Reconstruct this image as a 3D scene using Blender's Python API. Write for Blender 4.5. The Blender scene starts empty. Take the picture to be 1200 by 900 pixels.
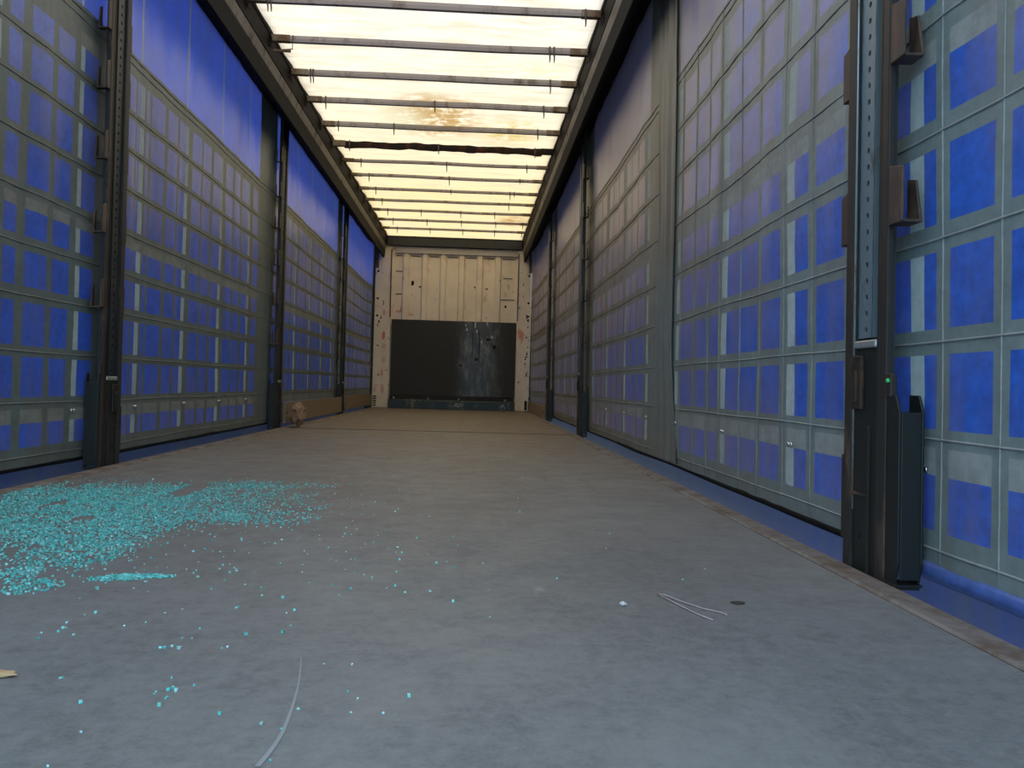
import bpy, math, random
from mathutils import Vector, Matrix, noise
S = bpy.context.scene
COL = S.collection
random.seed(7)

# ------------------------------------------------------------------ camera
F_PX, CX, CH = 988.7, 0.3443, 0.4019
YAW, PITCH, ROLL = 0.0464, 0.0022, 0.0284
cam_d = bpy.data.cameras.new('camera'); cam = bpy.data.objects.new('camera', cam_d); COL.objects.link(cam)
cam_d.sensor_fit = 'HORIZONTAL'; cam_d.sensor_width = 36.0; cam_d.lens = 36.0 * F_PX / 1200.0
cam_d.clip_start = 0.02; cam_d.clip_end = 200
fw = Vector((math.sin(YAW) * math.cos(PITCH), math.cos(YAW) * math.cos(PITCH), math.sin(PITCH)))
r0 = Vector((math.cos(YAW), -math.sin(YAW), 0)); u0 = r0.cross(fw)
rt = r0 * math.cos(ROLL) + u0 * math.sin(ROLL); up = u0 * math.cos(ROLL) - r0 * math.sin(ROLL)
M = Matrix((rt, up, -fw)).transposed().to_4x4(); M.translation = (CX, 0, CH)
cam.matrix_world = M
S.camera = cam

# ------------------------------------------------------------------ sky, exposure
S.view_settings.view_transform = 'Standard'; S.view_settings.look = 'None'
S.view_settings.gamma = 1; S.view_settings.use_curve_mapping = False
S.view_settings.exposure = -0.05
SKY_COL = (0.60, 0.86, 1.04, 1); SKY_STR = 2.6
w = bpy.data.worlds.new('overcast_sky'); S.world = w; w.use_nodes = True
bg = w.node_tree.nodes['Background']; bg.inputs[0].default_value = SKY_COL; bg.inputs[1].default_value = SKY_STR

# ------------------------------------------------------------------ materials
class NT:
    def __init__(s, name):
        s.m = bpy.data.materials.new(name); s.m.use_nodes = True
        s.t = s.m.node_tree; s.t.nodes.clear(); s.n = s.t.nodes; s.l = s.t.links
        s.out = s.n.new('ShaderNodeOutputMaterial'); s._co = None
    def add(s, kind, **kw):
        x = s.n.new(kind)
        for k, v in kw.items(): setattr(x, k, v)
        return x
    def put(s, sock, v):
        if hasattr(v, 'links') or isinstance(v, bpy.types.NodeSocket): s.l.new(v, sock)
        elif isinstance(v, (tuple, list)): sock.default_value = tuple(v) + ((1,) if len(v) == 3 and sock.type == 'RGBA' else ())
        else: sock.default_value = v
    def co(s):
        if s._co is None: s._co = s.add('ShaderNodeNewGeometry').outputs['Position']
        return s._co
    def obj(s): return s.add('ShaderNodeTexCoord').outputs['Object']
    def map(s, v, scale=(1, 1, 1), loc=(0, 0, 0), rot=(0, 0, 0)):
        m = s.add('ShaderNodeMapping'); s.put(m.inputs['Vector'], v)
        m.inputs['Scale'].default_value = scale; m.inputs['Location'].default_value = loc; m.inputs['Rotation'].default_value = rot
        return m.outputs[0]
    def noise(s, v, scale, detail=4, rough=.6, dist=0):
        x = s.add('ShaderNodeTexNoise'); s.put(x.inputs['Vector'], v)
        x.inputs['Scale'].default_value = scale; x.inputs['Detail'].default_value = detail
        x.inputs['Roughness'].default_value = rough; x.inputs['Distortion'].default_value = dist
        return x.outputs['Fac']
    def ramp(s, fac, *stops):
        x = s.add('ShaderNodeValToRGB'); s.put(x.inputs[0], fac); e = x.color_ramp.elements
        while len(e) < len(stops): e.new(.5)
        for i, (p, c) in enumerate(stops):
            e[i].position = p; e[i].color = (c, c, c, 1) if not isinstance(c, tuple) else c + (1,)
        return x.outputs[0]
    def rng(s, v, a, b, c=0, d=1):
        x = s.add('ShaderNodeMapRange'); s.put(x.inputs[0], v)
        for i, q in enumerate((a, b, c, d)): x.inputs[i + 1].default_value = q
        return x.outputs[0]
    def mix(s, f, a, b, mode='MIX'):
        x = s.add('ShaderNodeMix', data_type='RGBA', blend_type=mode)
        s.put(x.inputs[0], f); s.put(x.inputs[6], a); s.put(x.inputs[7], b); return x.outputs[2]
    def math(s, op, a, b=0.0):
        x = s.add('ShaderNodeMath', operation=op); s.put(x.inputs[0], a); s.put(x.inputs[1], b); x.use_clamp = op in ('MULTIPLY', 'ADD') and False
        return x.outputs[0]
    def sep(s, v):
        x = s.add('ShaderNodeSeparateXYZ'); s.put(x.inputs[0], v); return x.outputs
    def bsdf(s, color, rough=.6, metal=0.0, spec=.5, bump=None, bs=.2, bd=.01, link=True):
        p = s.add('ShaderNodeBsdfPrincipled'); s.put(p.inputs['Base Color'], color); s.put(p.inputs['Roughness'], rough)
        s.put(p.inputs['Metallic'], metal); p.inputs['Specular IOR Level'].default_value = spec
        if bump is not None:
            b = s.add('ShaderNodeBump'); b.inputs['Strength'].default_value = bs; b.inputs['Distance'].default_value = bd
            s.put(b.inputs['Height'], bump); s.l.new(b.outputs[0], p.inputs['Normal'])
        if link: s.l.new(p.outputs[0], s.out.inputs[0])
        return p
    def fin(s, sh): s.l.new(sh, s.out.inputs[0]); return s.m

def metal_paint(name, base, rust, amount, rough=.55, metal=.3, scale=9, spec=.5):
    t = NT(name); v = t.co()
    n = t.noise(t.map(v, (1, 1, .45)), scale, 7, .7)
    f = t.ramp(n, (max(0, .62 - amount), 0.0), (min(1, .74 - amount * .6), 1.0))
    g = t.noise(v, 60, 3, .6)
    c = t.mix(f, base, t.mix(g, rust, tuple(x * .55 for x in rust)))
    t.bsdf(c, t.rng(f, 0, 1, rough, .85), t.rng(f, 0, 1, metal, 0), spec, bump=n, bs=.25, bd=.004)
    return t.m

def plain(name, c, rough=.6, metal=0.0, spec=.5):
    t = NT(name); n = t.noise(t.co(), 30, 4)
    t.bsdf(t.mix(n, tuple(x * .8 for x in c), tuple(min(1, x * 1.15) for x in c)), rough, metal, spec, bump=n, bs=.1, bd=.003)
    return t.m

def tarp(name, c, dirt_sheen_c, side, trans=.12, rough=.42, dirt=1.0, spec=.5, tc=None):
    """PVC sheet: coloured, a bit translucent, with streaky road dirt (heavier in its forward half; on the right partly painted roof sheen)."""
    t = NT(name); v = t.co(); x, y, z = t.sep(v)
    streak = t.noise(t.map(v, (1, 5.5, .55)), 2.2, 5, .6)
    blot = t.noise(v, 1.7, 5, .65)
    fine = t.noise(v, 40, 3, .6)
    d = t.math('ADD', t.math('MULTIPLY', streak, .5), t.math('MULTIPLY', blot, .5))
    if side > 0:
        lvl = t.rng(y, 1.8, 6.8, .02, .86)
        hi = t.math('MULTIPLY', t.rng(z, .55, 1.6, 0.0, .50), t.rng(y, 1.8, 4.2, .35, 1.0))  # pinkish roof sheen painted in with the dirt, offsetting the rail's shade
    else:
        lvl = t.rng(y, 3.0, 11.0, .08, .30)
        hi = t.math('MULTIPLY', t.rng(z, 1.05, 1.35, 0.0, .12), t.rng(z, 1.95, 2.15, 1.0, 0.0))
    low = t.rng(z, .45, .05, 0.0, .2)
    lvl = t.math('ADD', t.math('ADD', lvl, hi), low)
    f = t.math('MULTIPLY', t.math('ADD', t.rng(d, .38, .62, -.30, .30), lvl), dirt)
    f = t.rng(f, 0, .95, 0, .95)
    smud = t.noise(t.map(v, (1, 1, 1.8), (4, 2, 7)), 8, 5, .7)
    cc = t.mix(t.rng(t.math('ADD', t.math('MULTIPLY', fine, .4), t.math('MULTIPLY', smud, .6)), .36, .62, 0, 1), tuple(k * (.62 if c[2] > .45 and c[0] < .1 else .84) for k in c), tuple(min(1, k * 1.15) for k in c))
    col = t.mix(f, cc, dirt_sheen_c)
    p = t.bsdf(col, t.rng(f, 0, 1, rough, rough + .05), 0, spec, bump=blot, bs=.15, bd=.02, link=False)
    tr = t.add('ShaderNodeBsdfTranslucent'); t.put(tr.inputs[0], t.mix(t.math('MULTIPLY', f, .8), tc or c, dirt_sheen_c))
    mx = t.add('ShaderNodeMixShader'); mx.inputs[0].default_value = trans
    t.l.new(p.outputs[0], mx.inputs[1]); t.l.new(tr.outputs[0], mx.inputs[2])
    return t.fin(mx.outputs[0])

DIRT_SHEEN_R = (.255, .20, .195); DIRT_L = (.165, .15, .15)  # right colour is dirt plus the roof's painted pinkish reflection
TARP = {}
for sd, dc in ((1, DIRT_SHEEN_R), (-1, DIRT_L)):
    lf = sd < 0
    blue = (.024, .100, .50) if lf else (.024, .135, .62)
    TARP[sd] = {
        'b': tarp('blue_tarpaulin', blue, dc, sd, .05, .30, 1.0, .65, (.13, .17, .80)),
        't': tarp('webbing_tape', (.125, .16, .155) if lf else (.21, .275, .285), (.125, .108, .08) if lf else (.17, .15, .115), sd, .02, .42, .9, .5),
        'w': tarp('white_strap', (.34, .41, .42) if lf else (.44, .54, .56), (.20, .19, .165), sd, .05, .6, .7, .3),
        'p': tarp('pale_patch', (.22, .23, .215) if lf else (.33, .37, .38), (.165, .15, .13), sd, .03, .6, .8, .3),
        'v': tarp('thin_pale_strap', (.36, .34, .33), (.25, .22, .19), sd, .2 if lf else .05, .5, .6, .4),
        'u': tarp('brightened_top_blue_tarpaulin', blue, dc, sd, .22 if lf else .06, .30, 1.0, .65, (.14, .18, .80))}  # top area: same blue, extra glow offsets the roof rail's shade
m_roll = tarp('blue_hem_tarpaulin', (.08, .16, .52), (.15, .15, .17), 1, .02, .35, .3)
m_skirt = {sd: tarp('blue_skirt_tarpaulin', (.11, .14, .32), (.19, .18, .19), sd, .16 if sd > 0 else .05, .5, 1.3, .5, (.13, .16, .40)) for sd in (1, -1)}

def roof_mat():
    t = NT('translucent_roof_sheet'); v = t.co(); x, y, z = t.sep(v)
    a = t.noise(t.map(v, (1, 1.6, 1)), 1.8, 5, .6); b = t.noise(v, 9, 5, .65)
    c = t.mix(t.rng(y, 5, 10.5, 0, 1), (.92, .60, .445), (.90, .49, .21))
    c = t.mix(t.ramp(a, (.42, 0.0), (.7, .45)), c, (.76, .47, .28))
    c = t.mix(t.ramp(t.noise(t.map(v, (.8, 3, 1)), 3.0, 5, .65), (.46, 0.0), (.70, .75)), c, (.64, .40, .23))
    def spot(px, py, rx, ry):
        q = t.add('ShaderNodeVectorMath', operation='LENGTH'); m = t.map(v, (1 / rx, 1 / ry, 0), (-px / rx, -py / ry, 0)); t.put(q.inputs[0], m)
        return t.rng(q.outputs['Value'], 1.0, .15, 0, 1)
    for px, py, rx, ry, col, k in ((-.05, 7.4, .5, .75, (.46, .20, .05), 1.7), (-.36, 7.5, .3, .6, (.72, .48, .27), 1.2), (.62, 7.75, .4, .55, (.62, .34, .10), 1.2),
                                   (.85, 11.9, .3, .55, (.45, .2, .07), 1.4), (.72, 6.2, .3, .3, (.8, .55, .25), .9)):
        f = t.math('MULTIPLY', spot(px, py, rx, ry), t.rng(b, .38, .58, 0, k)); f = t.rng(f, 0, 1, 0, .9)
        c = t.mix(f, c, col)
    d = t.add('ShaderNodeBsdfDiffuse'); t.put(d.inputs[0], c)
    tr = t.add('ShaderNodeBsdfTranslucent'); t.put(tr.inputs[0], c)
    mx = t.add('ShaderNodeMixShader'); mx.inputs[0].default_value = .90
    t.l.new(d.outputs[0], mx.inputs[1]); t.l.new(tr.outputs[0], mx.inputs[2])
    return t.fin(mx.outputs[0])

def floor_mat():
    t = NT('worn_grey_floor_plywood'); v = t.co(); x, y, z = t.sep(v)
    a = t.noise(t.map(v, (1.0, .55, 1)), 1.6, 6, .62); b = t.noise(v, 7, 6, .7); c = t.noise(v, 130, 3, .7)
    col = t.mix(t.ramp(a, (.32, 0.0), (.68, 1.0)), (.098, .108, .118), (.22, .23, .238))
    col = t.mix(t.ramp(b, (.46, 0.0), (.72, .7)), col, (.095, .095, .10))
    gr = t.noise(v, 38, 5, .75)
    col = t.mix(t.rng(gr, .38, .66, 0, .5), col, (.27, .28, .29))
    col = t.mix(t.rng(c, .35, .7, 0, .35), col, (.26, .27, .28))
    brown = t.noise(t.map(v, (1.5, .7, 1), (3.1, .2, 0)), 1.3, 5, .6)
    bf = t.math('MULTIPLY', t.rng(y, 1.2, 7.4, .0, 1.0), t.rng(brown, .3, .65, .45, 1.0))
    col = t.mix(bf, col, (.205, .160, .120))  # browner towards the front, the roof's warm light painted into the floor
    spots = t.noise(t.map(v, (1, .8, 1), (9, 4, 0)), 9.5, 3, .5)
    col = t.mix(t.ramp(spots, (.72, 0.0), (.78, .5)), col, (.26, .18, .12))
    sp2 = t.noise(t.map(v, (1, .8, 1), (2, 7, 0)), 11, 3, .5)
    col = t.mix(t.ramp(sp2, (.71, 0.0), (.78, .55)), col, (.38, .37, .36))
    # tyre / drag marks: long thin dark streaks
    st = t.noise(t.map(v, (14, .6, 1), rot=(0, 0, .5)), 1.0, 3, .5)
    col = t.mix(t.ramp(st, (.62, 0.0), (.72, .25)), col, (.08, .08, .08))
    t.bsdf(col, t.rng(b, .3, .7, .48, .7), 0, .45, bump=t.math('ADD', t.math('MULTIPLY', b, .6), t.math('MULTIPLY', c, .25)), bs=.25, bd=.006)
    return t.m

def bulkhead_mat(name, base=(.84, .73, .61), red=.5):
    t = NT(name); v = t.co()
    n = t.noise(v, 3.0, 6, .65); s = t.noise(t.map(v, (3, 3, .7)), 6, 5, .7); k = t.noise(t.map(v, (5, 1, 2.2)), 5.2, 2, .4)
    c = t.mix(t.ramp(n, (.35, 0.0), (.75, .7)), base, tuple(q * .72 for q in base))
    c = t.mix(t.ramp(k, (.71, 0.0), (.75, .9)), c, (.06, .05, .045))
    p = t.noise(t.map(v, (2, 1, 1), (5, 0, 2)), 3.3, 3, .5)
    c = t.mix(t.ramp(p, (.62, 0.0), (.72, red)), c, (.58, .20, .17))
    t.bsdf(c, t.rng(s, .3, .7, .35, .5), 0, .5, bump=n, bs=.15, bd=.01)
    return t.m

def plywood_mat():
    t = NT('black_scuffed_plywood'); v = t.co(); x, y, z = t.sep(v)
    g = t.noise(t.map(v, (1, 1, 9)), 3.0, 6, .7); n = t.noise(t.map(v, (2.2, 1, .8)), 4.5, 6, .75)
    c = t.mix(g, (.018, .018, .018), (.045, .044, .043))
    m = t.math('MULTIPLY', t.rng(x, .02, .22, 0, 1), t.rng(x, .85, .6, 0, 1))
    f = t.math('MULTIPLY', t.ramp(n, (.46, 0.0), (.70, 1.0)), m)
    c = t.mix(t.math('MULTIPLY', f, .45), c, (.36, .38, .38))
    t.bsdf(c, t.rng(m, 0, 1, .55, .30), 0, .35, bump=g, bs=.1, bd=.005)
    return t.m

def wood_mat(name, a, b, scale=2):
    t = NT(name); v = t.co()
    n = t.noise(t.map(v, (6, .5, 14)), scale, 6, .65, .6)
    t.bsdf(t.mix(n, a, b), .7, 0, .3, bump=n, bs=.3, bd=.004); return t.m

def glass_mat(name, c, rough=.08, tr=.25):
    t = NT(name)
    oi = t.noise(t.co(), 55, 2)
    p = t.bsdf(t.mix(t.rng(oi, .35, .65, 0, 1), tuple(q * .7 for q in c), tuple(min(1, q * 1.25) for q in c)), rough, 0, .8, link=False)
    p.inputs['Transmission Weight'].default_value = tr; p.inputs['IOR'].default_value = 1.5
    return t.fin(p.outputs[0])

m_floor = floor_mat(); m_roof = roof_mat()
m_cream = bulkhead_mat('cream_steel_bulkhead'); m_post = bulkhead_mat('cream_scuffed_post', (.80, .70, .59), .85); m_ply = plywood_mat()
m_black = metal_paint('black_painted_steel', (.012, .012, .012), (.10, .055, .035), .10)
m_blacker = metal_paint('black_steel_casing', (.012, .017, .017), (.075, .06, .045), .0, .5, .1)
m_rust = metal_paint('rusty_dark_flange', (.040, .035, .032), (.19, .12, .09), .06)
m_rusty = metal_paint('rusty_pocket_steel', (.075, .056, .048), (.25, .155, .115), .14)
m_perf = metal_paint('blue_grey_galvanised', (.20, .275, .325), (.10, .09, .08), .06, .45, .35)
m_edge = metal_paint('bright_worn_edge', (.42, .46, .48), (.2, .15, .1), .10, .35, .5)
m_lip = plain('matt_black_lip_and_shadow', (.006, .006, .006), .8, 0, .2)
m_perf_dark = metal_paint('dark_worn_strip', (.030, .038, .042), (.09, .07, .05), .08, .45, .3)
m_web = metal_paint('dark_grey_steel', (.045, .055, .060), (.09, .06, .045), .08, .5)
m_rail_dark = metal_paint('dark_brown_rail', (.013, .010, .009), (.030, .021, .016), .08, .7, 0.0, 9, .08)
m_track = metal_paint('grey_brown_track', (.115, .10, .085), (.06, .05, .04), .10, .5, 0.0, 9, .3)
m_bow = metal_paint('galvanised_roof_bow', (.36, .33, .34), (.22, .17, .13), .1, .5, .15)
m_bow_rust = metal_paint('rusted_roof_bow', (.020, .016, .015), (.10, .045, .025), .12, .8, 0.0, 9, .15)
m_sleeve = metal_paint('worn_bow_end', (.27, .23, .18), (.17, .10, .05), .2, .5, .3)
m_wire = plain('steel_wire', (.10, .09, .08), .4, .6)
m_trim = metal_paint('worn_floor_edge', (.21, .19, .18), (.17, .12, .095), .2, .6, 0.0)
m_hole = plain('hole_shadow', (.006, .006, .007), .9)
m_header = metal_paint('blue_black_header', (.026, .028, .034), (.06, .05, .045), .06, .5)
m_bluegrey = metal_paint('blue_grey_corner', (.11, .16, .20), (.09, .08, .07), .08, .5)
m_kick = metal_paint('dark_teal_kick_plate', (.020, .036, .040), (.22, .23, .22), .07, .4, .3)
m_bolt = plain('grey_bolt', (.22, .24, .24), .4, .6)
m_stud = plain('shiny_stud', (.75, .76, .78), .2, 1.0)
m_board = wood_mat('worn_timber', (.29, .23, .165), (.19, .145, .10))
m_card = plain('brown_card', (.30, .19, .12), .85)
m_glass = glass_mat('teal_safety_glass', (.17, .66, .64), .12, .06)
m_glass_b = glass_mat('pale_teal_glass', (.42, .85, .84), .08, .06)
m_chip = plain('tan_wood_chip', (.55, .38, .22), .8)
m_string = plain('pinkish_string', (.46, .38, .40), .7)
m_white = plain('white_scrap', (.72, .70, .72), .7)
m_stain = plain('dark_lump', (.05, .04, .035), .8)
m_ground = plain('grey_yard', (.16, .155, .15), .9)
m_green = plain('green_speck', (.05, .6, .15), .3)

# ------------------------------------------------------------------ mesh helpers
class MB:
    def __init__(s): s.v = []; s.f = []; s.mi = []
    def quad(s, pts, mi=0):
        n = len(s.v); s.v += [tuple(p) for p in pts]; s.f.append(tuple(range(n, n + len(pts)))); s.mi.append(mi)
    def box(s, x0, x1, y0, y1, z0, z1, mi=0):
        x0, x1 = min(x0, x1), max(x0, x1); y0, y1 = min(y0, y1), max(y0, y1); z0, z1 = min(z0, z1), max(z0, z1)
        n = len(s.v)
        s.v += [(x, y, z) for z in (z0, z1) for y in (y0, y1) for x in (x0, x1)]
        for f in ((0, 2, 3, 1), (4, 5, 7, 6), (0, 1, 5, 4), (2, 6, 7, 3), (0, 4, 6, 2), (1, 3, 7, 5)):
            s.f.append(tuple(n + i for i in f)); s.mi.append(mi)
        return s
    def prism(s, poly, a0, a1, axis, mi=0):
        """poly 2-D outline extruded along axis ('x','y','z')."""
        n = len(s.v); k = len(poly)
        def P(p, a):
            return {'x': (a, p[0], p[1]), 'y': (p[0], a, p[1]), 'z': (p[0], p[1], a)}[axis]
        s.v += [P(p, a0) for p in poly] + [P(p, a1) for p in poly]
        s.f.append(tuple(n + i for i in range(k))); s.f.append(tuple(n + k + i for i in reversed(range(k)))); s.mi += [mi, mi]
        for i in range(k):
            j = (i + 1) % k; s.f.append((n + i, n + k + i, n + k + j, n + j)); s.mi.append(mi)
        return s
    def tube(s, pts, r, seg=8, mi=0):
        pts = [Vector(p) for p in pts]; n0 = len(s.v)
        for i, p in enumerate(pts):
            d = (pts[min(i + 1, len(pts) - 1)] - pts[max(i - 1, 0)]).normalized()
            a = d.orthogonal().normalized() if abs(d.z) > .9 else d.cross(Vector((0, 0, 1))).normalized()
            b = d.cross(a); rr = r[i] if isinstance(r, (list, tuple)) else r
            for k in range(seg):
                t = 2 * math.pi * k / seg; s.v.append(tuple(p + a * (rr * math.cos(t)) + b * (rr * math.sin(t))))
        for i in range(len(pts) - 1):
            for k in range(seg):
                q = n0 + i * seg; s.f.append((q + k, q + (k + 1) % seg, q + seg + (k + 1) % seg, q + seg + k)); s.mi.append(mi)
        s.f.append(tuple(n0 + k for k in reversed(range(seg)))); s.f.append(tuple(n0 + (len(pts) - 1) * seg + k for k in range(seg))); s.mi += [mi, mi]
        return s
    def dome(s, c, r, axis, seg=8, h=.6, mi=0):
        """low dome bulging along axis vector."""
        ax = Vector(axis).normalized(); a = ax.orthogonal().normalized(); b = ax.cross(a); c = Vector(c); n0 = len(s.v); R = 3
        for i in range(R):
            t = i / R * math.pi / 2
            for k in range(seg):
                q = 2 * math.pi * k / seg; s.v.append(tuple(c + (a * math.cos(q) + b * math.sin(q)) * r * math.cos(t) + ax * r * h * math.sin(t)))
        s.v.append(tuple(c + ax * r * h))
        for i in range(R - 1):
            for k in range(seg):
                q = n0 + i * seg; s.f.append((q + k, q + (k + 1) % seg, q + seg + (k + 1) % seg, q + seg + k)); s.mi.append(mi)
        for k in range(seg):
            q = n0 + (R - 1) * seg; s.f.append((q + k, q + (k + 1) % seg, n0 + R * seg)); s.mi.append(mi)
        s.f.append(tuple(n0 + k for k in reversed(range(seg)))); s.mi.append(mi)
        return s
    def mesh(s, name, mats, smooth=False):
        me = bpy.data.meshes.new(name); me.from_pydata(s.v, [], s.f)
        for m in (mats if isinstance(mats, (list, tuple)) else [mats]): me.materials.append(m)
        me.polygons.foreach_set('material_index', s.mi)
        me.validate(); me.update()
        import bmesh
        bm = bmesh.new(); bm.from_mesh(me); bmesh.ops.recalc_face_normals(bm, faces=bm.faces); bm.to_mesh(me); bm.free()
        if smooth: me.polygons.foreach_set('use_smooth', [True] * len(me.polygons))
        return me
    def build(s, name, mats, parent=None, bevel=0, smooth=False, loc=None):
        o = bpy.data.objects.new(name, s.mesh(name, mats, smooth)); COL.objects.link(o)
        if parent is not None: o.parent = parent
        if loc: o.location = loc
        if bevel:
            b = o.modifiers.new('bevel', 'BEVEL'); b.width = bevel; b.segments = 2; b.limit_method = 'ANGLE'
        return o
def tag(o, label, cat, group=None, kind=None):
    o['label'] = label; o['category'] = cat
    if group: o['group'] = group
    if kind: o['kind'] = kind
    return o
def struct(o, label, cat):
    return tag(o, label, cat, kind='structure')
def empty(name, loc=(0, 0, 0)):
    o = bpy.data.objects.new(name, None); COL.objects.link(o); o.location = loc; o.empty_display_size = .1; return o
def dup(o, loc):
    c = o.copy(); COL.objects.link(c); c.location = loc
    for ch in list(o.children):
        d = ch.copy(); COL.objects.link(d); d.parent = c
        for g in list(ch.children):
            e = g.copy(); COL.objects.link(e); e.parent = d
    return c

# ------------------------------------------------------------------ setting
YE = 13.40           # inner face of the front bulkhead
YR = -0.15           # rear opening
g = MB(); g.box(-40, 40, -40, 40, -1.3, -1.2); struct(g.build('ground', m_ground), 'grey yard ground under the open trailer', 'ground')
b = MB(); FJ = [YR, 2.86, 5.0, 7.12, 9.3, 11.4, YE + .1]
for i in range(len(FJ) - 1):
    b.box(-1.17, 1.17, FJ[i] + .0008, FJ[i + 1] - .0008, -.03, 0)
b.box(-1.17, 1.17, YR, YE + .1, -.06, -.028)
struct(b.build('floor', m_floor), 'worn grey plywood load floor running the length of the trailer', 'floor')

# roof sheet: sags a little between the bows
BOWS = [5.12, 5.71, 6.32, 6.91, 7.55, 8.16, 8.76, 9.36, 10.0, 10.60, 11.2, 11.85, 12.5]
b = MB(); NX, NY = 40, 220
for j in range(NY + 1):
    y = YR - .05 + (YE + .25 - YR) * j / NY
    for i in range(NX + 1):
        x = -1.28 + 2.56 * i / NX
        z = 2.728 + .008 * math.cos((y - 5.12) / .612 * 2 * math.pi) + .016 * (noise.noise((x * 2.2, y * 2.2, 3)) ) + .006 * noise.noise((x * 9, y * 6, 1))
        b.v.append((x, y, z))
for j in range(NY):
    for i in range(NX):
        q = j * (NX + 1) + i; b.f.append((q, q + 1, q + NX + 2, q + NX + 1)); b.mi.append(0)
struct(b.build('ceiling', m_roof, smooth=True), 'cream translucent roof sheet glowing with daylight', 'ceiling')

# floor edge rails
for s, n in ((-1, 1), (1, 2)):
    e = MB(); N = 60
    prof = [(1.172, -.09), (1.172, .001), (1.178, .006), (1.232, .005), (1.24, -.002), (1.24, -.09)]
    e.prism([(s * p[0], p[1]) for p in prof], YR, YE + .1, 'y')
    struct(e.build('trim_%d' % n, m_trim), 'worn steel edge strip along the %s of the trailer floor' % ('left' if s < 0 else 'right'), 'floor edge strip')

# corrugated front bulkhead
b = MB(); xs = []
pan = [(-.955, -.80), (-.72, -.50), (-.43, -.21), (-.14, .08), (.15, .37), (.44, .66), (.73, 1.0)]
prof = []
for x0, x1 in pan: prof += [(x0, 0.0), (x1, 0.0)]
pts = []
for i, (x0, x1) in enumerate(pan):
    pts += [(x0 + (.018 if i else -.03), 0), (x1 - (.018 if i < 6 else -.04), 0)]
    if i < 6: pts += [(x1, -.035), (pan[i + 1][0], -.035)]
for i in range(len(pts) - 1):
    a, c = pts[i], pts[i + 1]
    b.quad([(a[0], YE + .03 + a[1], .03), (c[0], YE + .03 + c[1], .03), (c[0], YE + .03 + c[1], 2.50), (a[0], YE + .03 + a[1], 2.50)])
b.box(-1.40, 1.40, YE + .10, YE + .13, -.45, 2.78)
wf = b.build('wall_front', m_cream); struct(wf, 'cream corrugated steel front bulkhead at the far end of the trailer', 'bulkhead')
# weld lines and thin panel heads on the bulkhead
h = MB()
for x0, x1 in pan: h.box(x0 + .03, x1 - .03, YE + .022, YE + .032, 2.405, 2.42)
h.build('panel_seam', m_track, wf)
h = MB()
for x0, z, L in ((-.92, 2.16, .14), (-.92, 1.80, .16), (.78, 2.10, .15), (.75, 1.76, .22)): h.box(x0, x0 + L, YE + .021, YE + .03, z, z + .012)
h.build('weld_scar', m_web, wf)
t = MB(); t.box(-.93, 1.03, YE - .02, YE + .03, 2.45, 2.555); t.box(-.93, 1.03, YE - .028, YE - .02, 2.45, 2.468)
t.build('top_flange', metal_paint('pale_lilac_flange', (.44, .41, .40), (.2, .17, .15), .05), wf, bevel=.004)

# ------------------------------------------------------------------ curtains
def ripple(s, y, z):
    a = .010 * noise.noise((y * .9, z * .5, 2.3 + s)) + .006 * noise.noise((y * 2.6, z * 1.5, 7 + s))
    a += .005 * noise.noise((y * 7, z * .8, 5.5 + s)) + .0025 * noise.noise((y * 14, z * 9, s))
    a = max(-.018, min(.018, a))
    q = max(0, min(1, (y - 12.9) / .5)); a += .045 * q * q * (3 - 2 * q)
    return a + (.014 * z if s > 0 else 0)
XC = 1.315
def cols_expand(lst):
    out = []
    for (a, c, k) in lst:
        n = max(1, int(math.ceil((c - a) / .055)))
        if k == 'w':
            m = a + .018; out += [(a, m, 'W'), (m, c, 'w')]; continue
        for i in range(n): out.append((a + (c - a) * i / n, a + (c - a) * (i + 1) / n, k))
    return out
def generic(a, end, per, pat):
    out = []
    while a < end:
        p = 0
        for wd, k in pat:
            if a + p < end: out.append((a + p, min(end, a + p + wd), k))
            p += wd
        a += per
    return out
RP = [(.06, 'w'), (.07, 't'), (.17, 'b'), (.05, 't'), (.18, 'b'), (.025, 't'), (.147, 'b')]
R_cols = [(YR, .02, 't'), (.02, .16, 'b'), (.16, .21, 't'), (.21, .37, 'b'), (.37, .42, 't'), (.42, .47, 'b'), (.47, .53, 'w'), (.53, .58, 't'), (.58, .74, 'b'), (.74, .79, 't'), (.79, .94, 'b'),
          (.94, .99, 't'), (.99, 1.06, 'b'), (1.06, 1.12, 'w'), (1.12, 1.16, 't'), (1.16, 1.28, 'b'), (1.28, 1.33, 't'), (1.33, 1.475, 'b'), (1.475, 1.527, 't'), (1.527, 1.673, 'b'), (1.673, 1.724, 't'), (1.724, 1.772, 'b'),
          (1.772, 1.828, 'w'), (1.828, 2.09, 'b'), (2.09, 2.153, 't'), (2.153, 2.34, 'b'), (2.34, 2.397, 't'), (2.397, 2.494, 'b'),
          (2.494, 2.556, 'w'), (2.556, 2.624, 't'), (2.624, 2.80, 'b'), (2.80, 2.847, 't'), (2.847, 3.025, 'b'), (3.025, 3.046, 't'), (3.046, 3.194, 'b'),
          (3.194, 3.26, 'w'), (3.26, 3.31, 't'), (3.31, 3.44, 'b'), (3.44, 3.484, 't'), (3.484, 3.64, 'b'), (3.64, 3.69, 't'), (3.69, 3.886, 'b'), (3.886, 3.93, 't'), (3.93, 3.98, 'w'),
          (3.98, 4.62, 't')] + generic(4.62, 6.85, .70, RP) + [(6.85, 7.4, 't')] + generic(7.4, 9.95, .70, RP) + [(9.95, 10.3, 't')] + generic(10.3, YE - .04, .70, RP)
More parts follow.
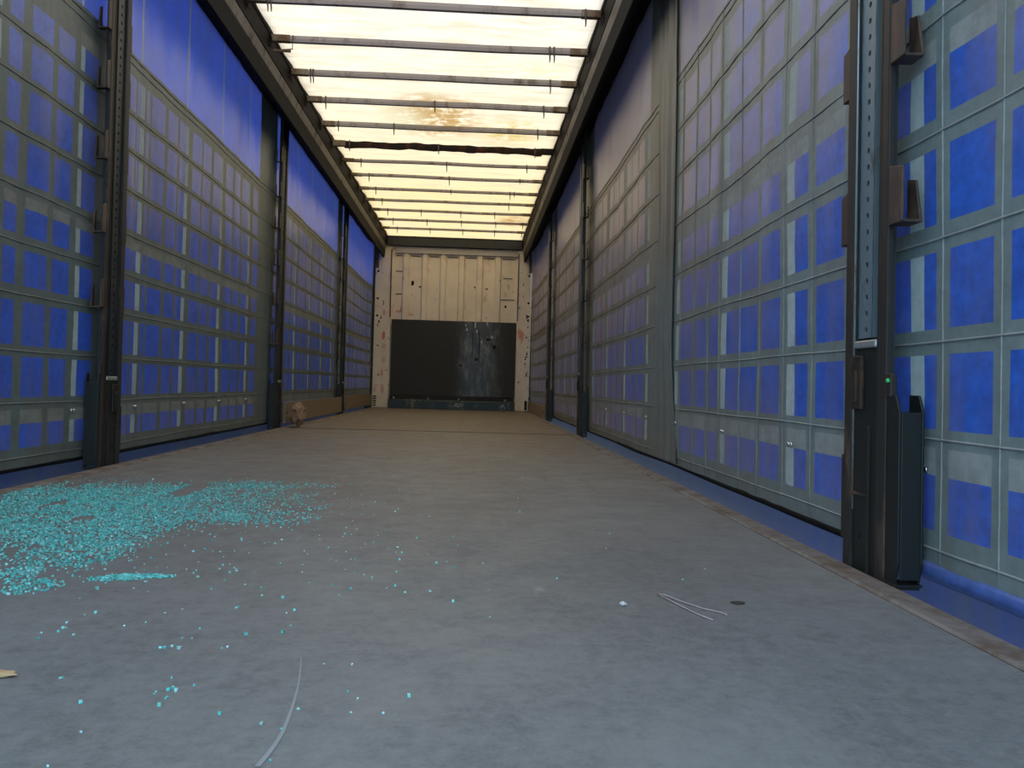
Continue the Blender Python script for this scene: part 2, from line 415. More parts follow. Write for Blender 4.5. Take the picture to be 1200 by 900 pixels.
R_rows = [(.05, .124, 't'), (.124, .239, 'b'), (.239, .297, 'p'), (.297, .336, 't'), (.336, .492, 'b'), (.492, .546, 't'), (.546, .707, 'b'), (.707, .765, 't'), (.765, .924, 'b'), (.924, .987, 't'),
          (.987, 1.104, 'b'), (1.104, 1.156, 'p'), (1.156, 1.23, 't'), (1.23, 1.405, 'b'), (1.405, 1.465, 't'), (1.465, 1.62, 'b'), (1.62, 1.68, 't'), (1.68, 1.83, 'b'), (1.83, 1.92, 't'), (1.92, 2.66, 'P')]
LP = [(.05, 'w'), (.075, 't'), (.16, 'b'), (.037, 't'), (.152, 'b'), (.052, 't'), (.154, 'b')]
L_cols = [(YR, .05, 't'), (.05, .22, 'b'), (.22, .27, 't'), (.27, .40, 'b')] + generic(.40, 2.40, .70, LP) + [(2.40, 2.56, 'b'), (2.56, 2.61, 't'), (2.61, 2.76, 'b'), (2.76, 2.93, 't'), (2.93, 2.985, 'w'), (2.985, 3.034, 't'),
          (3.034, 3.127, 'b'), (3.127, 3.185, 't'), (3.185, 3.337, 'b'), (3.337, 3.381, 't'), (3.381, 3.513, 'b'), (3.513, 3.562, 't'), (3.562, 3.60, 'w'), (3.60, 3.73, 'b'), (3.73, 3.80, 't'), (3.80, 3.93, 'b'), (3.93, 4.05, 't'),
          (4.05, 4.13, 'b'), (4.13, 4.15, 't'), (4.15, 4.189, 'b'), (4.189, 4.24, 'w'), (4.24, 4.265, 't'), (4.265, 4.31, 'b'), (4.31, 4.34, 't'), (4.34, 4.516, 'b'), (4.516, 4.565, 't'), (4.565, 4.707, 'b'), (4.707, 4.745, 't'), (4.745, 4.84, 'b')] \
          + generic(4.84, 6.50, .68, LP) + [(6.50, 7.0, 't')] + generic(7.0, 7.16, .6, [(.16, 'b')]) + generic(7.16, 10.15, .68, LP) + [(10.15, 10.5, 't')] + generic(10.5, YE - .04, .68, LP)
L_rows = [(.05, .12, 't'), (.12, .21, 'b'), (.21, .262, 'p'), (.262, .308, 't'), (.308, .458, 'b'), (.458, .50, 't'), (.50, .66, 'b'), (.66, .718, 't'), (.718, .849, 'b'), (.849, .903, 't'), (.903, 1.004, 'b'), (1.004, 1.047, 'p'), (1.047, 1.095, 't'),
          (1.095, 1.25, 'b'), (1.25, 1.295, 't'), (1.295, 1.44, 'b'), (1.44, 1.482, 't'), (1.482, 1.615, 'b'), (1.615, 1.66, 't'), (1.66, 1.76, 'b'), (1.76, 1.82, 'q'), (1.82, 1.925, 't'), (1.925, 2.66, 'P')]
BORD = {1: ((3.98, 4.62), (6.85, 7.4), (9.95, 10.3)), -1: ((3.93, 4.05), (6.50, 7.0), (10.15, 10.5))}
def kind(s, y0, ck, rk):
    brd = any(a - .001 <= y0 < c - .001 for a, c in BORD[s])
    if rk == 't': return 't'
    if rk == 'P':
        if brd: return 't'
        return {'b': 'u', 't': 'u', 'w': 'u', 'W': 'v'}[ck]
    if ck == 'W': ck = 'w'
    if rk == 'q': rk = 'p' if y0 < 3.8 else 'b'
    if ck == 't': return 't'
    if rk == 'p': return 'p'
    return ck
ORDER = ['b', 't', 'w', 'p', 'u', 'v']
def curtain(s, cols, rows, label):
    root = empty('side_curtain', (s * XC, 0, 0)); tag(root, label, 'curtain')
    cols0 = cols; cols = cols_expand(cols); R = []
    for (a, c, k) in rows:
        n = max(1, int(math.ceil((c - a) / .085)))
        for i in range(n): R.append((a + (c - a) * i / n, a + (c - a) * (i + 1) / n, k))
    b = MB(); ys = [c[0] for c in cols] + [cols[-1][1]]; zs = [r[0] for r in R] + [R[-1][1]]
    for y in ys:
        for z in zs: b.v.append((-s * ripple(s, y, z), y, z))
    nz = len(zs)
    for i, c in enumerate(cols):
        for j, r in enumerate(R):
            q = i * nz + j; b.f.append((q, q + nz, q + nz + 1, q + 1)); b.mi.append(ORDER.index(kind(s, c[0] + 1e-4, c[2], r[2])))
    b.build('sheet', [TARP[s][k] for k in ORDER], root, smooth=True)
    for (a, c, k) in rows:
        if k != 't': continue
        zc = (a + c) / 2; wv = 0
        pts = [(-s * (ripple(s, y, zc) + .0005), y, zc + .006 * noise.noise((y * 1.4, zc * 7, s))) for y in [YR + (YE - .04 - YR) * i / 170 for i in range(171)]]
        t = MB(); t.tube(pts, .0028, 6); t.build('seam_cord', TARP[s]['p'], root, smooth=True)
        if a > 1.8:
            t = MB(); t.tube([(p[0], p[1], p[2] + .035) for p in pts], .003, 6); t.build('seam_cord', TARP[s]['p'], root, smooth=True)
    # rolled lower hem and the hanging skirt behind it
    if s > 0:
        for (a, c, k) in cols0:
            if k == 't' and .9 < a < 3.95 and c - a < .09:
                yy = (a + c) / 2; t = MB()
                t.tube([(-s * (ripple(s, yy, z) + .0004), yy, z) for z in [.06 + 1.86 * q / 40 for q in range(41)]], .0018, 6); t.build('stitch_line', TARP[s]['p'], root, smooth=True)
    Y0 = 1.93 if s > 0 else 3.7
    def run(ya, yb, n, dx, z, r, nm, mat):
        t = MB(); t.tube([(s * (dx + .006 * noise.noise((y, 1, s))), y, z + .006 * noise.noise((y * 1.1, 5, s))) for y in [ya + (yb - ya) * i / n for i in range(n + 1)]], r, 10)
        t.build(nm, mat, root, smooth=True)
    if s > 0: run(YR, Y0, 30, .010, .036, .021, 'hem_roll', m_roll)
    run(Y0 if s > 0 else YR, YE - .04, 140, .012, .043, .012, 'hem_shadow_line', m_lip)  # black tube standing in for the shadow line under the hem
    t = MB(); n = 150
    for i in range(n + 1):
        y = YR + (YE - .04 - YR) * i / n
        for z in (.10, .02, -.06, -.15, -.25, -.38): t.v.append((s * (.045 + .012 * noise.noise((y * 2.1, z * 2, 9 + s))), y, z))
    for i in range(n):
        for j in range(5):
            q = i * 6 + j; t.f.append((q, q + 6, q + 7, q + 1)); t.mi.append(0)
    t.build('skirt', m_skirt[s], root, smooth=True)
    for y in ((1.772, 2.516, 3.216, 3.949, 4.643, 5.34, 6.04) if s > 0 else (2.9, 3.58, 4.23, 4.93, 5.6, 6.26)):
        t = MB()
        for dy in (-.011, .011): t.dome((-s * (ripple(s, y, .248) + .001), y + dy, .248), .009, (-s, 0, 0), 10, .8)
        o = t.build('stud_pair', m_stud, root, smooth=True)
    return root
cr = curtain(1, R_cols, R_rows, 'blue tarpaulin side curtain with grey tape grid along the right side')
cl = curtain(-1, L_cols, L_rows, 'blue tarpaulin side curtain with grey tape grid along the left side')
# joining strip with vertical folds on the right curtain
t = MB(); ys = [4.03 + .34 * i / 17 for i in range(18)]; zs = [.06 + (2.62 - .06) * j / 26 for j in range(27)]
for i, y in enumerate(ys):
    for z in zs:
        fan = max(0, .6 - z) * .22 * (1 - i / 17) * -1
        t.v.append((-(ripple(1, y, z) + .006 + .008 * (math.sin(i * 1.15) * .5 + .5) + .004 * noise.noise((y * 9, z * 2, 4))), y + fan, z))
for i in range(17):
    for j in range(26):
        q = i * 27 + j; t.f.append((q, q + 27, q + 28, q + 1)); t.mi.append(0)
t.build('overlap_strip', TARP[1]['t'], cr, smooth=True)

# ------------------------------------------------------------------ roof rails
for s, nm in ((-1, 'left'), (1, 'right')):
    root = empty('roof_rail', (s * 1.15, 0, 2.55)); tag(root, 'dark steel roof rail above the %s curtain' % nm, 'rail')
    def P(lst): return [(s * (x - 1.15), z - 2.55) for x, z in lst]
    y0, y1 = YR, YE + .1
    MB().prism(P([(1.063, 2.76), (1.063, 2.70), (1.072, 2.69), (1.076, 2.572), (1.34, 2.572), (1.34, 2.76)]), y0, y1, 'y').build('upper_beam', m_rail_dark, root)
    MB().prism(P([(1.082, 2.57), (1.077, 2.56), (1.090, 2.497), (1.098, 2.488), (1.15, 2.488), (1.15, 2.57)]), y0, y1, 'y').build('curtain_track', m_track, root)
    MB().prism(P([(1.090, 2.486), (1.10, 2.375), (1.108, 2.37), (1.13, 2.37), (1.13, 2.486)]), y0, y1, 'y').build('lower_lip', m_lip, root)
    for y in BOWS:
        t = MB(); t.box(s * -.092, s * -.087, y - .03, y + .03, .07, .135); t.build('bow_bracket', m_rail_dark, root, bevel=.003)

# ------------------------------------------------------------------ roof bows
ords = ['first', 'second', 'third', 'fourth', 'fifth', 'sixth', 'seventh', 'eighth', 'ninth', 'tenth', 'eleventh', 'twelfth', 'thirteenth']
HOOK = {0: [(-.945, 1), (-.925, 1), (.965, 1)], 1: [(-.92, 2), (.80, 1), (.83, 1)], 2: [(-.92, 1), (-.90, 1), (.86, 1)], 3: [(-.91, 1), (-.03, .8), (.86, 1)], 4: [(-.91, .8), (-.42, 1), (.86, .9)],
        5: [(-.90, .8), (-.05, .8), (.88, .7)], 6: [(-.87, 1), (.01, 1.2), (.84, .9)], 7: [(-.86, 1), (.02, 1.2), (.80, .4)], 8: [(-.86, 1), (.02, .4), (.72, 1.1), (.77, .6)], 9: [(-.85, 1), (.73, 1.2)],
        10: [(-.84, 1.3), (-.40, 1.3), (.12, 1.3), (.57, 1.3)], 11: [(-.83, 1.3), (-.36, 1.3), (.12, 1.3), (.60, 1.3), (.98, 1.3)], 12: [(-.83, 1.3), (-.35, 1.3), (.13, 1.3), (.60, 1.3), (1.0, 1.3)]}
descr = {0: 'dark roof bow crossing the roof at the top edge of the photo', 1: 'second roof bow from the top of the photo, with angled bracket at left',
         2: 'third roof bow from the top of the photo, with paired wire hooks at left', 3: 'fourth roof bow from the top of the photo, under clean roof sheet',
         4: 'fifth roof bow from the top of the photo, just in front of the brown stain', 5: 'darkest rusted roof bow, sagging and lumpy below the brown roof stain',
         6: 'thin roof bow next beyond the dark rusted one', 7: 'second thin roof bow beyond the dark rusted one', 8: 'third thin roof bow beyond the dark rusted one', 9: 'fourth roof bow from the front bulkhead',
         10: 'third roof bow from the front bulkhead', 11: 'second roof bow from the front bulkhead', 12: 'last roof bow, right in front of the dark header over the bulkhead'}
for i, y in enumerate(BOWS):
    root = empty('roof_bow', (0, y, 2.68)); tag(root, descr[i], 'roof bow', 'bows across the roof')
    r = random.Random(i); heavy = i == 5
    b = MB(); N = 40; n0 = 0; hh = .021 if i < 5 else .015
    if heavy: hh = .026
    for k in range(N + 1):
        x = -.95 + 1.9 * k / N
        z = .006 * noise.noise((x * 1.3, y, 1)) + (.012 * noise.noise((x * 5, 3, 1)) - .004 if heavy else 0)
        hk = hh * (1 + (.55 * abs(noise.noise((x * 6, 8, 2))) if heavy else 0))
        for (dy, dz) in ((-.015, -hk), (.015, -hk), (.018, 0), (.015, hk), (-.015, hk), (-.018, 0)): b.v.append((x, dy, z + dz))
    for k in range(N):
        for q in range(6):
            a = k * 6; b.f.append((a + q, a + (q + 1) % 6, a + 6 + (q + 1) % 6, a + 6 + q)); b.mi.append(0)
    b.f.append(tuple(range(6))); b.f.append(tuple(N * 6 + q for q in reversed(range(6)))); b.mi += [0, 0]
    b.build('bar', m_bow_rust if heavy else m_bow, root, smooth=False)
    for sx in (-1, 1):
        e = MB(); e.box(sx * .94, sx * 1.066, -.021, .021, -hh - .002, hh + .002); e.build('end_sleeve', m_bow_rust if heavy and sx > 0 else m_sleeve, root, bevel=.004)
    for (hx, ln) in HOOK[i]:
        t = MB(); L = .060 * ln if i < 10 else .05 * ln
        if ln == 2:
            t.tube([(hx, -.02, .02), (hx, -.024, -.075), (hx - .10, -.024, -.085)], .004, 6)
            t.build('wire_hook', m_wire, root); e = MB(); e.box(hx - .125, hx - .01, -.032, -.018, -.098, -.082); e.build('clamp_plate', m_sleeve, root, bevel=.002)
        else:
            t.tube([(hx, .016, hh), (hx, -.022, hh), (hx, -.026, -hh), (hx + .003, -.02, -hh - L * .6), (hx + .002, -.012, -hh - L)], [.006, .006, .006, .005, .003], 6)
            t.build('wire_hook', m_wire, root)

# ------------------------------------------------------------------ curtain posts
def pocket(s, yc0, yc1, z0, z1, chamfer=0.0, xi=0.0, depth=.04):
    """U-shaped board pocket: inner plate, outer plate, floor plate.  far end open."""
    b = MB(); th = .006
    lo, hi = min(yc0, yc1), max(yc0, yc1); near = yc0  # yc0 joins the post
    tip = yc1
    c = chamfer
    outl = [(near, z0), (tip + (near - tip) * (.25 if c else 0), z0), (tip, z0 + c), (tip, z1 - c * .7), (tip + (near - tip) * .3, z1), (near, z1)] if c else \
           [(near, z0), (tip, z0), (tip, z1 - .012), (near, z1)]
    b.prism(outl, s * xi, s * (xi + th), 'x')
    outl2 = [(near, z0), (tip, z0), (near + .62 * (tip - near), z0 + (z1 - z0) * .72), (near, z0 + (z1 - z0) * .78)] if not c else outl
    b.prism(outl2, s * (xi + depth), s * (xi + depth + th), 'x')
    b.box(s * xi, s * (xi + depth + th), lo, hi, z0, z0 + th)
    if c:
        b.box(s * (xi + th), s * (xi + depth), tip + (.006 if tip < near else -.006), tip, z0 + c * .3, z1 - c * .72)
    return b
def post(s, y, pocket_z, low_h, near_hw, label):
    root = empty('curtain_post', (s * 1.243, y, 0)); tag(root, label, 'post', 'upright posts along the curtains')
    TOP = 2.58; Z0 = -.10; L = TOP
    # local x: outward = s*positive
    b = MB(); b.box(s * .022, s * .030, -.075, .060, Z0, L); b.box(s * .0, s * .034, -.079, -.071, Z0, L); b.box(s * .0, s * .034, .056, .060, Z0, L)
    b.build('post_body', m_web, root)
    b = MB(); b.box(0, s * .010, -.104, -.064, Z0 + .06, L); b.box(0, s * .014, -.108, -.104, Z0 + .06, L); b.build('rear_flange', m_rust, root, bevel=.002)
    b = MB(); b.box(0, s * .010, .060, .094, Z0 + .06, L); b.box(0, s * .030, .090, .094, Z0 + .06, L); b.build('front_flange', m_rust, root, bevel=.002)
    # perforated strip with real octagonal holes
    b = MB(); y0, y1, x = -.022, .048, s * .010; pit = .0375; k = 0; z = low_h; rr = .0075
    while z < L - .01:
        ym, zm = (y0 + y1) / 2 - .004, z + pit / 2
        outer = [(y0, z), (ym, z), (y1, z), (y1, zm), (y1, z + pit), (ym, z + pit), (y0, z + pit), (y0, zm)]
        inner = [(ym + rr * math.cos(a), zm + rr * math.sin(a)) for a in [math.radians(225 + 45 * q) for q in range(8)]]
        for q in range(8):
            p = (q + 1) % 8
            b.quad([(x, *outer[q]), (x, *outer[p]), (x, *inner[p]), (x, *inner[q])])
            b.quad([(x, *inner[q]), (x, *inner[p]), (x + s * .004, *inner[p]), (x + s * .004, *inner[q])], 0)
        z += pit
    b.box(s * .010, s * .024, y0 - .001, y0 + .003, low_h, L); b.box(s * .010, s * .024, y1 - .003, y1 + .001, low_h, L)
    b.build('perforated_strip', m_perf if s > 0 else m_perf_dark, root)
    b = MB(); b.box(s * .0145, s * .0155, y0 + .004, y1 - .004, low_h, L); b.build('strip_backing', m_hole, root)
    b = MB(); b.tube([(s * .004, .054, low_h - .4), (s * .004, .054, L)], .0028, 8); b.build('edge_bead', m_edge if s > 0 else m_rust, root, smooth=True)
    # lower casing with latch
    b = MB(); b.box(s * .004, s * .022, -.062, .050, -.02, low_h - .022); b.build('lower_casing', m_blacker, root, bevel=.003)
    b = MB(); b.box(s * -.002, s * .018, -.060, .046, low_h - .024, low_h - .006); b.build('casing_lip', m_edge, root, bevel=.004)
    b = MB()
    b.box(s * -.004, s * .006, .004, .05, low_h - .165, low_h - .04); b.box(s * -.010, s * .004, .018, .034, low_h - .15, low_h - .075)
    b.build('latch', m_black, root, bevel=.003)
    b = MB(); b.box(s * -.0005, s * .005, -.02, .065, .172, .178); b.box(s * .0, s * .005, .052, .056, .03, .18); b.box(s * -.0, s * .005, -.03, -.024, -.02, low_h - .2); b.build('weld_line', m_rust, root)
    b = MB(); b.dome((s * .003, .02, .08), .009, (-s, 0, 0), 8, .2); b.build('latch_hole', m_hole, root)
    # long lower holder on the rear side
    pb = pocket(s, -.108, -.108 - near_hw, .0, .405, .05, .002, .05); pb.build('board_holder', m_blacker, root, bevel=.002)
    b = MB(); b.box(s * -.001, s * .014, -.130, -.107, .400, .452); b.build('holder_tab', m_rust, root, bevel=.003)
    b = MB(); b.box(s * .0, s * .054, -.108 - near_hw * .9, -.106, -.006, .006); b.build('holder_foot', m_rust, root)
    b = MB(); b.box(s * .004, s * .030, .094, .116, .06, .26); b.build('front_holder', m_rust, root, bevel=.003)
    for i, z in enumerate(pocket_z):
        pocket(s, -.110, -.110 - near_hw, z - .065, z + .065, 0, .0, .04).build('board_pocket', m_rusty, root, bevel=.0015)
        pocket(s, .094, .094 + near_hw * .8, z - .07, z + .06, 0, .006, .03).build('board_pocket', m_rusty, root, bevel=.0015)
    return root
pr = post(1, 1.895, [.835, 1.185, 1.53, 1.88, 2.2], .535, .055, 'large near post in front of the right curtain, with blue-grey strip of holes')
pr.rotation_euler = (0, -.014, 0)
g1 = MB(); g1.dome((-.002, -.122, .436), .006, (-1, -.3, 0), 8, .8); g1.build('green_speck', m_green, pr, smooth=True)
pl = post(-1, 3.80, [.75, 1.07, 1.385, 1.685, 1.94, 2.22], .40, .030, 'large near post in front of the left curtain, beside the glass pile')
for (src, s, ys) in ((pr, 1, (7.10, 10.15)), (pl, -1, (7.02, 10.42))):
    for k, yy in enumerate(ys):
        o = dup(src, (s * 1.243, yy, 0)); sd = 'right' if s > 0 else 'left'
        o['label'] = ('slim black second post along the %s curtain' % sd) if k == 0 else ('slim black post on the %s side nearest the front bulkhead' % sd)
        for ch in list(o.children):
            if ch.name.startswith('green_speck'): bpy.data.objects.remove(ch)

# ------------------------------------------------------------------ front end
def corner(s, x0, x1, label):
    root = empty('corner_post', (s * (abs(x0) + abs(x1)) / 2, YE, 0)); cx = root.location.x; tag(root, label, 'post', 'cream corner posts')
    b = MB(); b.box(x0 - cx, x1 - cx, -.03, .06, 0, 2.56); b.build('post_face', m_post, root, bevel=.012)
    xo = x0 if s < 0 else x1
    b = MB(); b.box(xo + s * .002 - cx, xo + s * .12 - cx, -.032, .05, -.30, 2.56); b.build('leak_block_strip', m_black, root)  # black strip added to block light leaking past the corner
    b = MB(); b.box(xo - cx, xo - s * .055 - cx, -.034, -.03, 2.20, 2.56); b.build('slot_plate', m_track, root, bevel=.001)
    for z in (2.15, 1.72, 1.45):
        b = MB(); b.dome((xo - s * .05 - cx, -.031, z), .018, (0, -1, 0), 10, .25); b.build('bolt_hole', m_hole, root)
    xi = x1 if s < 0 else x0
    b = MB(); b.box(xi - s * .02 * -1 - cx, xi - cx, -.038, -.03, 1.43, 2.50); b.build('edge_strip', m_track if s < 0 else m_bluegrey, root, bevel=.002)
    b = MB(); b.box(xi - cx - .06, xi - cx + .06, -.045, -.03, 2.565, 2.69); b.build('corner_plate', m_bluegrey, root, bevel=.004)
    if s < 0:
        b = MB()
        for k in range(5): b.box(xo + .02 - cx, xo + .07 - cx, -.033, -.03, .03 + k * .035, .05 + k * .035)
        b.build('hole_row', m_hole, root)
    else:
        b = MB(); b.box(xo - .07 - cx, xo - .03 - cx, -.033, -.03, .02, .17); b.build('slot', m_hole, root)
        r = random.Random(5); b = MB()
        for k in range(26):
            z = .55 + 1.0 * r.random(); x = xo - .03 - .05 * r.random() - cx; q = .004 + .007 * r.random()
            b.box(x - q, x + q, -.0318, -.03, z - q * 1.3, z + q * 1.5)
        b.build('chipped_paint', m_rail_dark, root)
    return root
corner(-1, -1.24, -.98, 'cream corner post with red marks left of the front bulkhead')
corner(1, 1.01, 1.24, 'cream corner post with dark chips right of the front bulkhead')
def blot(parent, name, mat, x, y, z, rx, rz, seed):
    b = MB(); r = random.Random(seed); n = 14
    b.prism([(x + rx * (.6 + .5 * r.random()) * math.cos(q / n * 6.283), z + rz * (.6 + .5 * r.random()) * math.sin(q / n * 6.283)) for q in range(n)], 0, .0015, 'x')
    b.v = [(p[1], y - p[0], p[2]) for p in b.v]
    b.build(name, mat, parent)
m_red = plain('faded_red_mark', (.62, .22, .20), .7); m_pink = plain('faint_pink_mark', (.70, .42, .36), .7)
for (x, z, rx, rz, m) in ((-.80, 1.55, .05, .05, m_red), (-.70, 1.49, .07, .03, m_pink), (-.87, 1.53, .05, .03, m_pink)): blot(wf, 'red_mark', m, x, YE + .028, z, rx, rz, int(x * 100))
for (x, z, rx, rz) in ((-.655, 1.985, .028, .05), (-.53, 1.93, .03, .015), (.33, 1.95, .012, .02), (.52, 1.93, .02, .014), (.83, 1.66, .02, .03)): blot(wf, 'dark_dent', m_hole, x, YE + .028, z, rx, rz, int(x * 100))
cpl = [o for o in bpy.data.objects if o.name.startswith('corner_post') and o.location.x < 0][0]
for (x, z, rx, rz, m) in ((.03, 1.50, .03, .06, m_pink), (.03, 1.14, .035, .075, m_red), (.04, .97, .035, .05, m_pink), (.03, .30, .03, .09, m_pink), (.02, .55, .03, .07, m_pink)): blot(cpl, 'red_mark', m, x, -.0302, z, rx, rz, int(z * 100))
for (x, z, rx, rz) in ((-.05, 1.36, .014, .03), (-.07, 1.30, .008, .03), (-.02, 1.42, .01, .03), (-.06, .98, .02, .012), (-.04, .52, .018, .014)): blot(cpl, 'dark_chip', m_hole, x, -.0302, z, rx, rz, int(z * 100))

h = empty('header_beam', (0, YE - .04, 2.63)); tag(h, 'dark blue-black header beam across the top of the front bulkhead', 'beam')
b = MB(); b.prism([(-.045, -.07), (-.045, .07), (-.03, .082), (.06, .082), (.06, -.075), (-.03, -.075)], -1.06, 1.06, 'x'); b.build('beam', m_header, h, bevel=.003)
b = MB(); b.box(-1.06, 1.06, -.052, -.045, .055, .075); b.build('top_seam', m_black, h)

k = empty('plywood_panel', (.02, YE - .03, .8)); tag(k, 'black scuffed plywood panel covering the lower half of the front bulkhead', 'panel')
b = MB(); b.box(-.98, .985, -.012, .012, -.59, .60); b.build('board', m_ply, k, bevel=.004)
b = MB()
for x, z, L in ((.33, .50, .10), (.36, .42, .05), (.52, .55, .05), (.60, .34, .04), (.18, .52, .03), (.20, .45, .04), (.44, .26, .05)):
    b.box(x, x + .012, -.0135, -.012, z, z + L)
b.build('pale_scuff', m_white, k)
b = MB()
for x, z, w_, L in ((.40, -.05, .014, .5), (.30, .08, .01, .36), (.52, .30, .06, .04), (.34, -.02, .05, .05), (.10, -.12, .04, .04), (.62, .18, .06, .05)): b.box(x, x + w_, -.0132, -.012, z, z + L)
b.build('dark_scrape', m_hole, k)
k = empty('kick_plate', (.01, YE - .05, 0)); tag(k, 'dark teal steel kick plate with bolts below the black plywood panel', 'kick plate')
b = MB(); b.prism([(-.06, 0), (-.06, .13), (-.05, .145), (.02, .145), (.02, 0)], -.985, .99, 'x'); b.build('plate', m_kick, k, bevel=.004)
b = MB(); b.box(-.97, .98, -.02, .02, .145, .205); b.build('shadow_gap', m_black, k)
for x in (-.9, -.36, .12, .85):
    b = MB(); b.dome((x, -.055, .16), .022, (0, -1, .2), 8, .7); b.build('bolt', m_bolt, k, smooth=True)
b = MB(); r = random.Random(3)
for (x0, n) in ((.0, 9), (.70, 4)):
    for q in range(n):
        x = x0 + r.random() * .16; b.box(x, x + .02 + .03 * r.random(), -.0615, -.06, .03 + .05 * r.random(), .045 + .06 * r.random())
b.build('pale_scuff', m_bolt, k)

def plank(x, y0, y1, z0, z1, label):
    root = empty('timber_board', (x, (y0 + y1) / 2, z0)); tag(root, label, 'board', 'timber side boards by the floor')
    N = 24; b = MB(); L = y1 - y0; th = .024
    for i in range(N + 1):
        y = -L / 2 + L * i / N; wz = .006 * noise.noise((y * 1.7, x, 3))
        for (dx, dz) in ((-th / 2, 0), (th / 2, 0), (th / 2, z1 - z0), (-th / 2, z1 - z0)): b.v.append((dx, y, dz + wz))
    for i in range(N):
        for q in range(4):
            a = i * 4; b.f.append((a + q, a + (q + 1) % 4, a + 4 + (q + 1) % 4, a + 4 + q)); b.mi.append(0)
    b.f.append((0, 1, 2, 3)); b.f.append(tuple(N * 4 + q for q in (3, 2, 1, 0))); b.mi += [0, 0]
    b.build('plank', m_board, root, bevel=.002)
    b = MB()
    for yy in (-L / 2 + .06, L / 2 - .06): b.dome((-math.copysign(th / 2, x), yy, (z1 - z0) / 2), .012, (-math.copysign(1, x), 0, 0), 8, .4)
    b.build('nail_head', m_black, root)
plank(-1.236, 7.19, 10.24, .03, .21, 'brown timber board low on the left between second and third posts')
plank(-1.236, 10.60, 13.28, .045, .215, 'brown timber board low on the left beside the front corner post')
plank(1.232, 10.33, 13.28, .0, .17, 'brown timber board low on the right beside the front corner post')

# torn card at the second left post
def scrap(name, label, cat, loc, rx, ry, rz, mat, seed, cuts=2):
    import bmesh
    bm = bmesh.new(); bmesh.ops.create_icosphere(bm, subdivisions=cuts, radius=1)
    for v in bm.verts:
        k = 1 + .45 * noise.noise(Vector(v.co) * 1.9 + Vector((seed, 0, 0))) + .2 * noise.noise(Vector(v.co) * 5 + Vector((0, seed, 0)))
        v.co = Vector((v.co.x * rx * k, v.co.y * ry * k, v.co.z * rz * k))
    zm = min(v.co.z for v in bm.verts)
    for v in bm.verts: v.co.z -= zm
    me = bpy.data.meshes.new(name); bm.to_mesh(me); bm.free(); me.materials.append(mat)
    o = bpy.data.objects.new(name, me); COL.objects.link(o); o.location = loc; return tag(o, label, cat)
scrap('cardboard_scrap', 'crumpled brown cardboard scrap at the foot of the second left post', 'scrap', (-1.125, 7.22, .001), .055, .09, .095, m_card, 4, 3)
scrap('wood_chip', 'tan wood chip on the floor at the left edge of the photo', 'wood chip', (-.268, 1.141, 0), .022, .010, .004, m_chip, 2)
scrap('paper_scrap', 'tiny white scrap lying on the floor right of centre', 'scrap', (.634, 1.553, 0), .006, .006, .004, m_white, 8)
scrap('dirt_lump', 'small flat dark lump on the floor near the right edge strip', 'dirt', (.861, 1.586, 0), .014, .012, .0012, m_stain, 9)
# looped piece of string
b = MB(); P1 = [(.776, 1.46, .002), (.757, 1.50, .002), (.735, 1.57, .003), (.715, 1.635, .004), (.728, 1.628, .004), (.752, 1.58, .003), (.78, 1.535, .002), (.806, 1.51, .002), (.812, 1.495, .002)]
b.tube(P1, .0013, 6); tag(b.build('string', m_string, smooth=True), 'bent piece of thin pale string lying on the floor at right', 'string')
# long curved scratch on the floor
b = MB(); c0 = [(.1395 - .31 * (q / 20 * .35 - .085) ** 2 * (1 if q / 20 * .35 > .085 else 3) - .04 * max(0, q / 20 * .35 - .085), .885 + .35 * q / 20) for q in range(21)]
for i in range(len(c0) - 1):
    a, c = c0[i], c0[i + 1]; wa = .0031 - .00012 * i; wb = .0031 - .00012 * (i + 1)
    b.quad([(a[0] - wa, a[1], .0008), (a[0] + wa, a[1], .0008), (c[0] + wb, c[1], .0008), (c[0] - wb, c[1], .0008)])
fl = bpy.data.objects['floor']
b.build('curved_scratch', plain('pale_scratch', (.30, .33, .36), .6), fl)
b = MB(); b.box(-1.165, 1.165, 7.095, 7.145, 0, .0015); b.build('floor_joint', plain('dark_brown_joint', (.055, .04, .028), .8), fl)

# ------------------------------------------------------------------ broken safety glass
rg = random.Random(21)
def shard_geo(c, sz, r):
    """a small irregular chunk of toughened glass: 8 jittered corners."""
    a = r.random() * math.pi; ca, sa = math.cos(a), math.sin(a); vs = []
    h = sz * (.55 + .5 * r.random())
    for dz in (0, 1):
        for dx, dy in ((-1, -1), (1, -1), (1, 1), (-1, 1)):
            x = dx * sz * (.32 + .3 * r.random()); y = dy * sz * (.32 + .3 * r.random())
            vs.append((c[0] + x * ca - y * sa, c[1] + x * sa + y * ca, c[2] + dz * h * (.7 + .4 * r.random())))
    return vs
FACES = ((0, 3, 2, 1), (4, 5, 6, 7), (0, 1, 5, 4), (1, 2, 6, 5), (2, 3, 7, 6), (3, 0, 4, 7))
def add_shard(b, c, sz, r):
    n = len(b.v); b.v += shard_geo(c, sz, r)
    mi = 1 if r.random() < .16 else 0
    for f in FACES: b.f.append(tuple(n + i for i in f)); b.mi.append(mi)
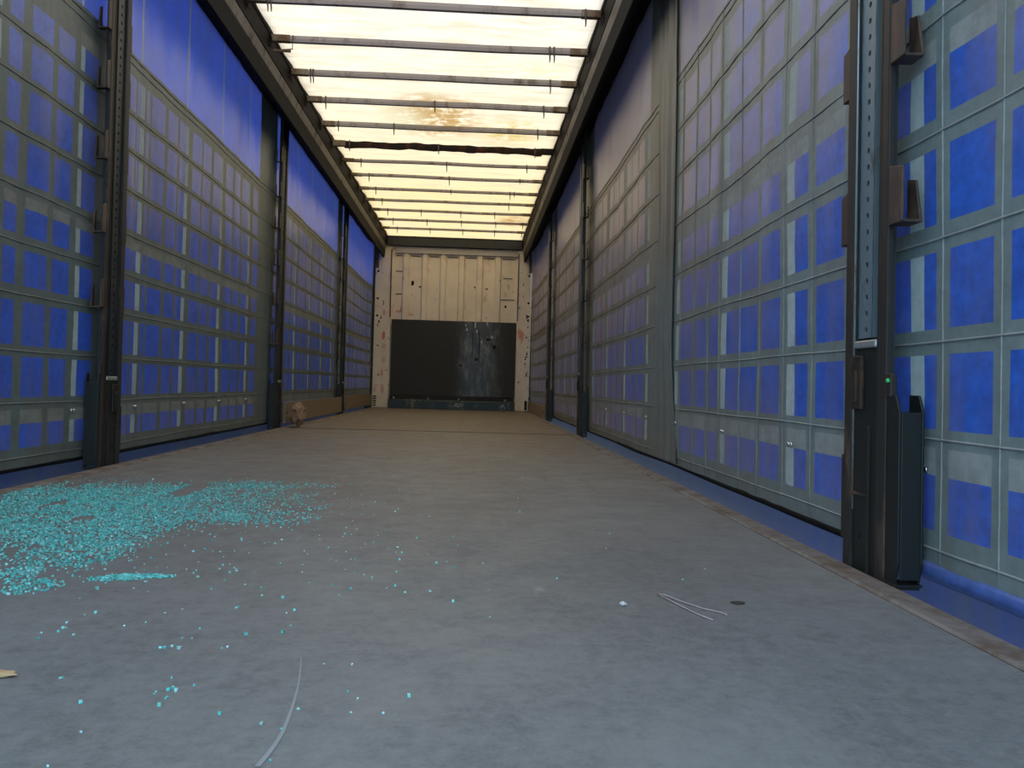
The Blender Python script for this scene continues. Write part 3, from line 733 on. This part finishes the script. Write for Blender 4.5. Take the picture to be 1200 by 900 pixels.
# blobs (x, y, rx, ry, number) of the pile on the floor
BL = [(-1.03, 2.75, .17, .36, 1300), (-.86, 2.55, .22, .42, 1700), (-.68, 2.42, .20, .36, 1400), (-.75, 2.88, .24, .26, 1000), (-.52, 3.0, .20, .24, 650), (-.56, 2.2, .13, .26, 700), (-.52, 1.93, .10, .16, 420),
      (-.46, 2.62, .18, .22, 420), (-.85, 2.05, .2, .25, 800), (-.33, 1.705, .035, .022, 170), (-.285, 1.72, .04, .015, 110), (-.37, 1.69, .025, .02, 70), (-.28, 2.66, .16, .32, 260), (-.22, 2.45, .12, .12, 90), (-.40, 2.46, .10, .10, 200), (-.40, 3.24, .22, .12, 160), (-.47, 1.62, .05, .06, 90), (-.56, 1.7, .05, .08, 120)]
b = MB()
for x, y, rx, ry, n in BL:
    for q in range(int(n * 1.8)):
        a = rg.random() * 2 * math.pi; d = math.sqrt(rg.random()) * (.9 + .3 * rg.random()) * (1 if rg.random() < .8 or n < 180 else 1.55)
        px, py = x + rx * d * math.cos(a), y + ry * d * math.sin(a)
        if px < -1.165: px = -1.165 + rg.random() * .1
        if noise.noise((px * 7, py * 4, 2)) < -.46 or (noise.noise((px * 16, py * 11, 5)) < -.1 and rg.random() < .4): continue
        add_shard(b, (px, py, .0005 + .004 * rg.random() * (n > 600)), .0024 + .0024 * rg.random(), rg)
tag(b.build('crushed_glass', [m_glass, m_glass_b]), 'teal crushed safety glass spread in a broad pile across the left of the floor', 'broken glass', kind='stuff')
# stray crumbs in front of and beside the pile, each its own thing
protos = []
for q in range(8):
    mb = MB(); add_shard(mb, (0, 0, 0), .0042, rg); mb.mi = [0] * 6
    protos.append(mb.mesh('glass_crumb', m_glass_b if q % 2 else m_glass))
spots = []
def near(px, py, n, sx, sy):
    for q in range(n): spots.append((rg.gauss(px, sx), rg.gauss(py, sy)))
near(-.035, 1.096, 7, .012, .006); near(-.096, 1.268, 5, .012, .006); near(-.27, 1.45, 22, .16, .14); near(-.05, 1.35, 24, .16, .18); near(.0, 2.1, 46, .2, .33); near(-.15, 2.3, 60, .14, .35)
near(.22, 1.75, 16, .14, .2); near(.1, 2.7, 26, .28, .4); near(.45, 2.5, 14, .3, .5); near(-.1, 1.0, 6, .08, .05); near(-.3, 1.75, 36, .12, .07); near(.62, 2.05, 6, .16, .3); near(.1, 3.6, 14, .4, .3); near(.3, 1.05, 6, .3, .08); near(-.55, 3.45, 8, .25, .1); near(.12, 1.02, 3, .06, .05)
spots += [(.143, .898)]
n_ = 0
for (x, y) in spots:
    if not (-1.15 < x < 1.1 and .8 < y < 5) or n_ >= 300: continue
    o = bpy.data.objects.new('glass_crumb', protos[n_ % 8]); COL.objects.link(o); o.location = (x, y, .0003); o.rotation_euler = (0, 0, rg.random() * 6)
    k = .55 + .6 * rg.random() ** 2; o.scale = (k, k, k); n_ += 1
    tag(o, 'single stray crumb of teal safety glass on the grey floor outside the pile', 'glass crumb', 'stray glass crumbs')
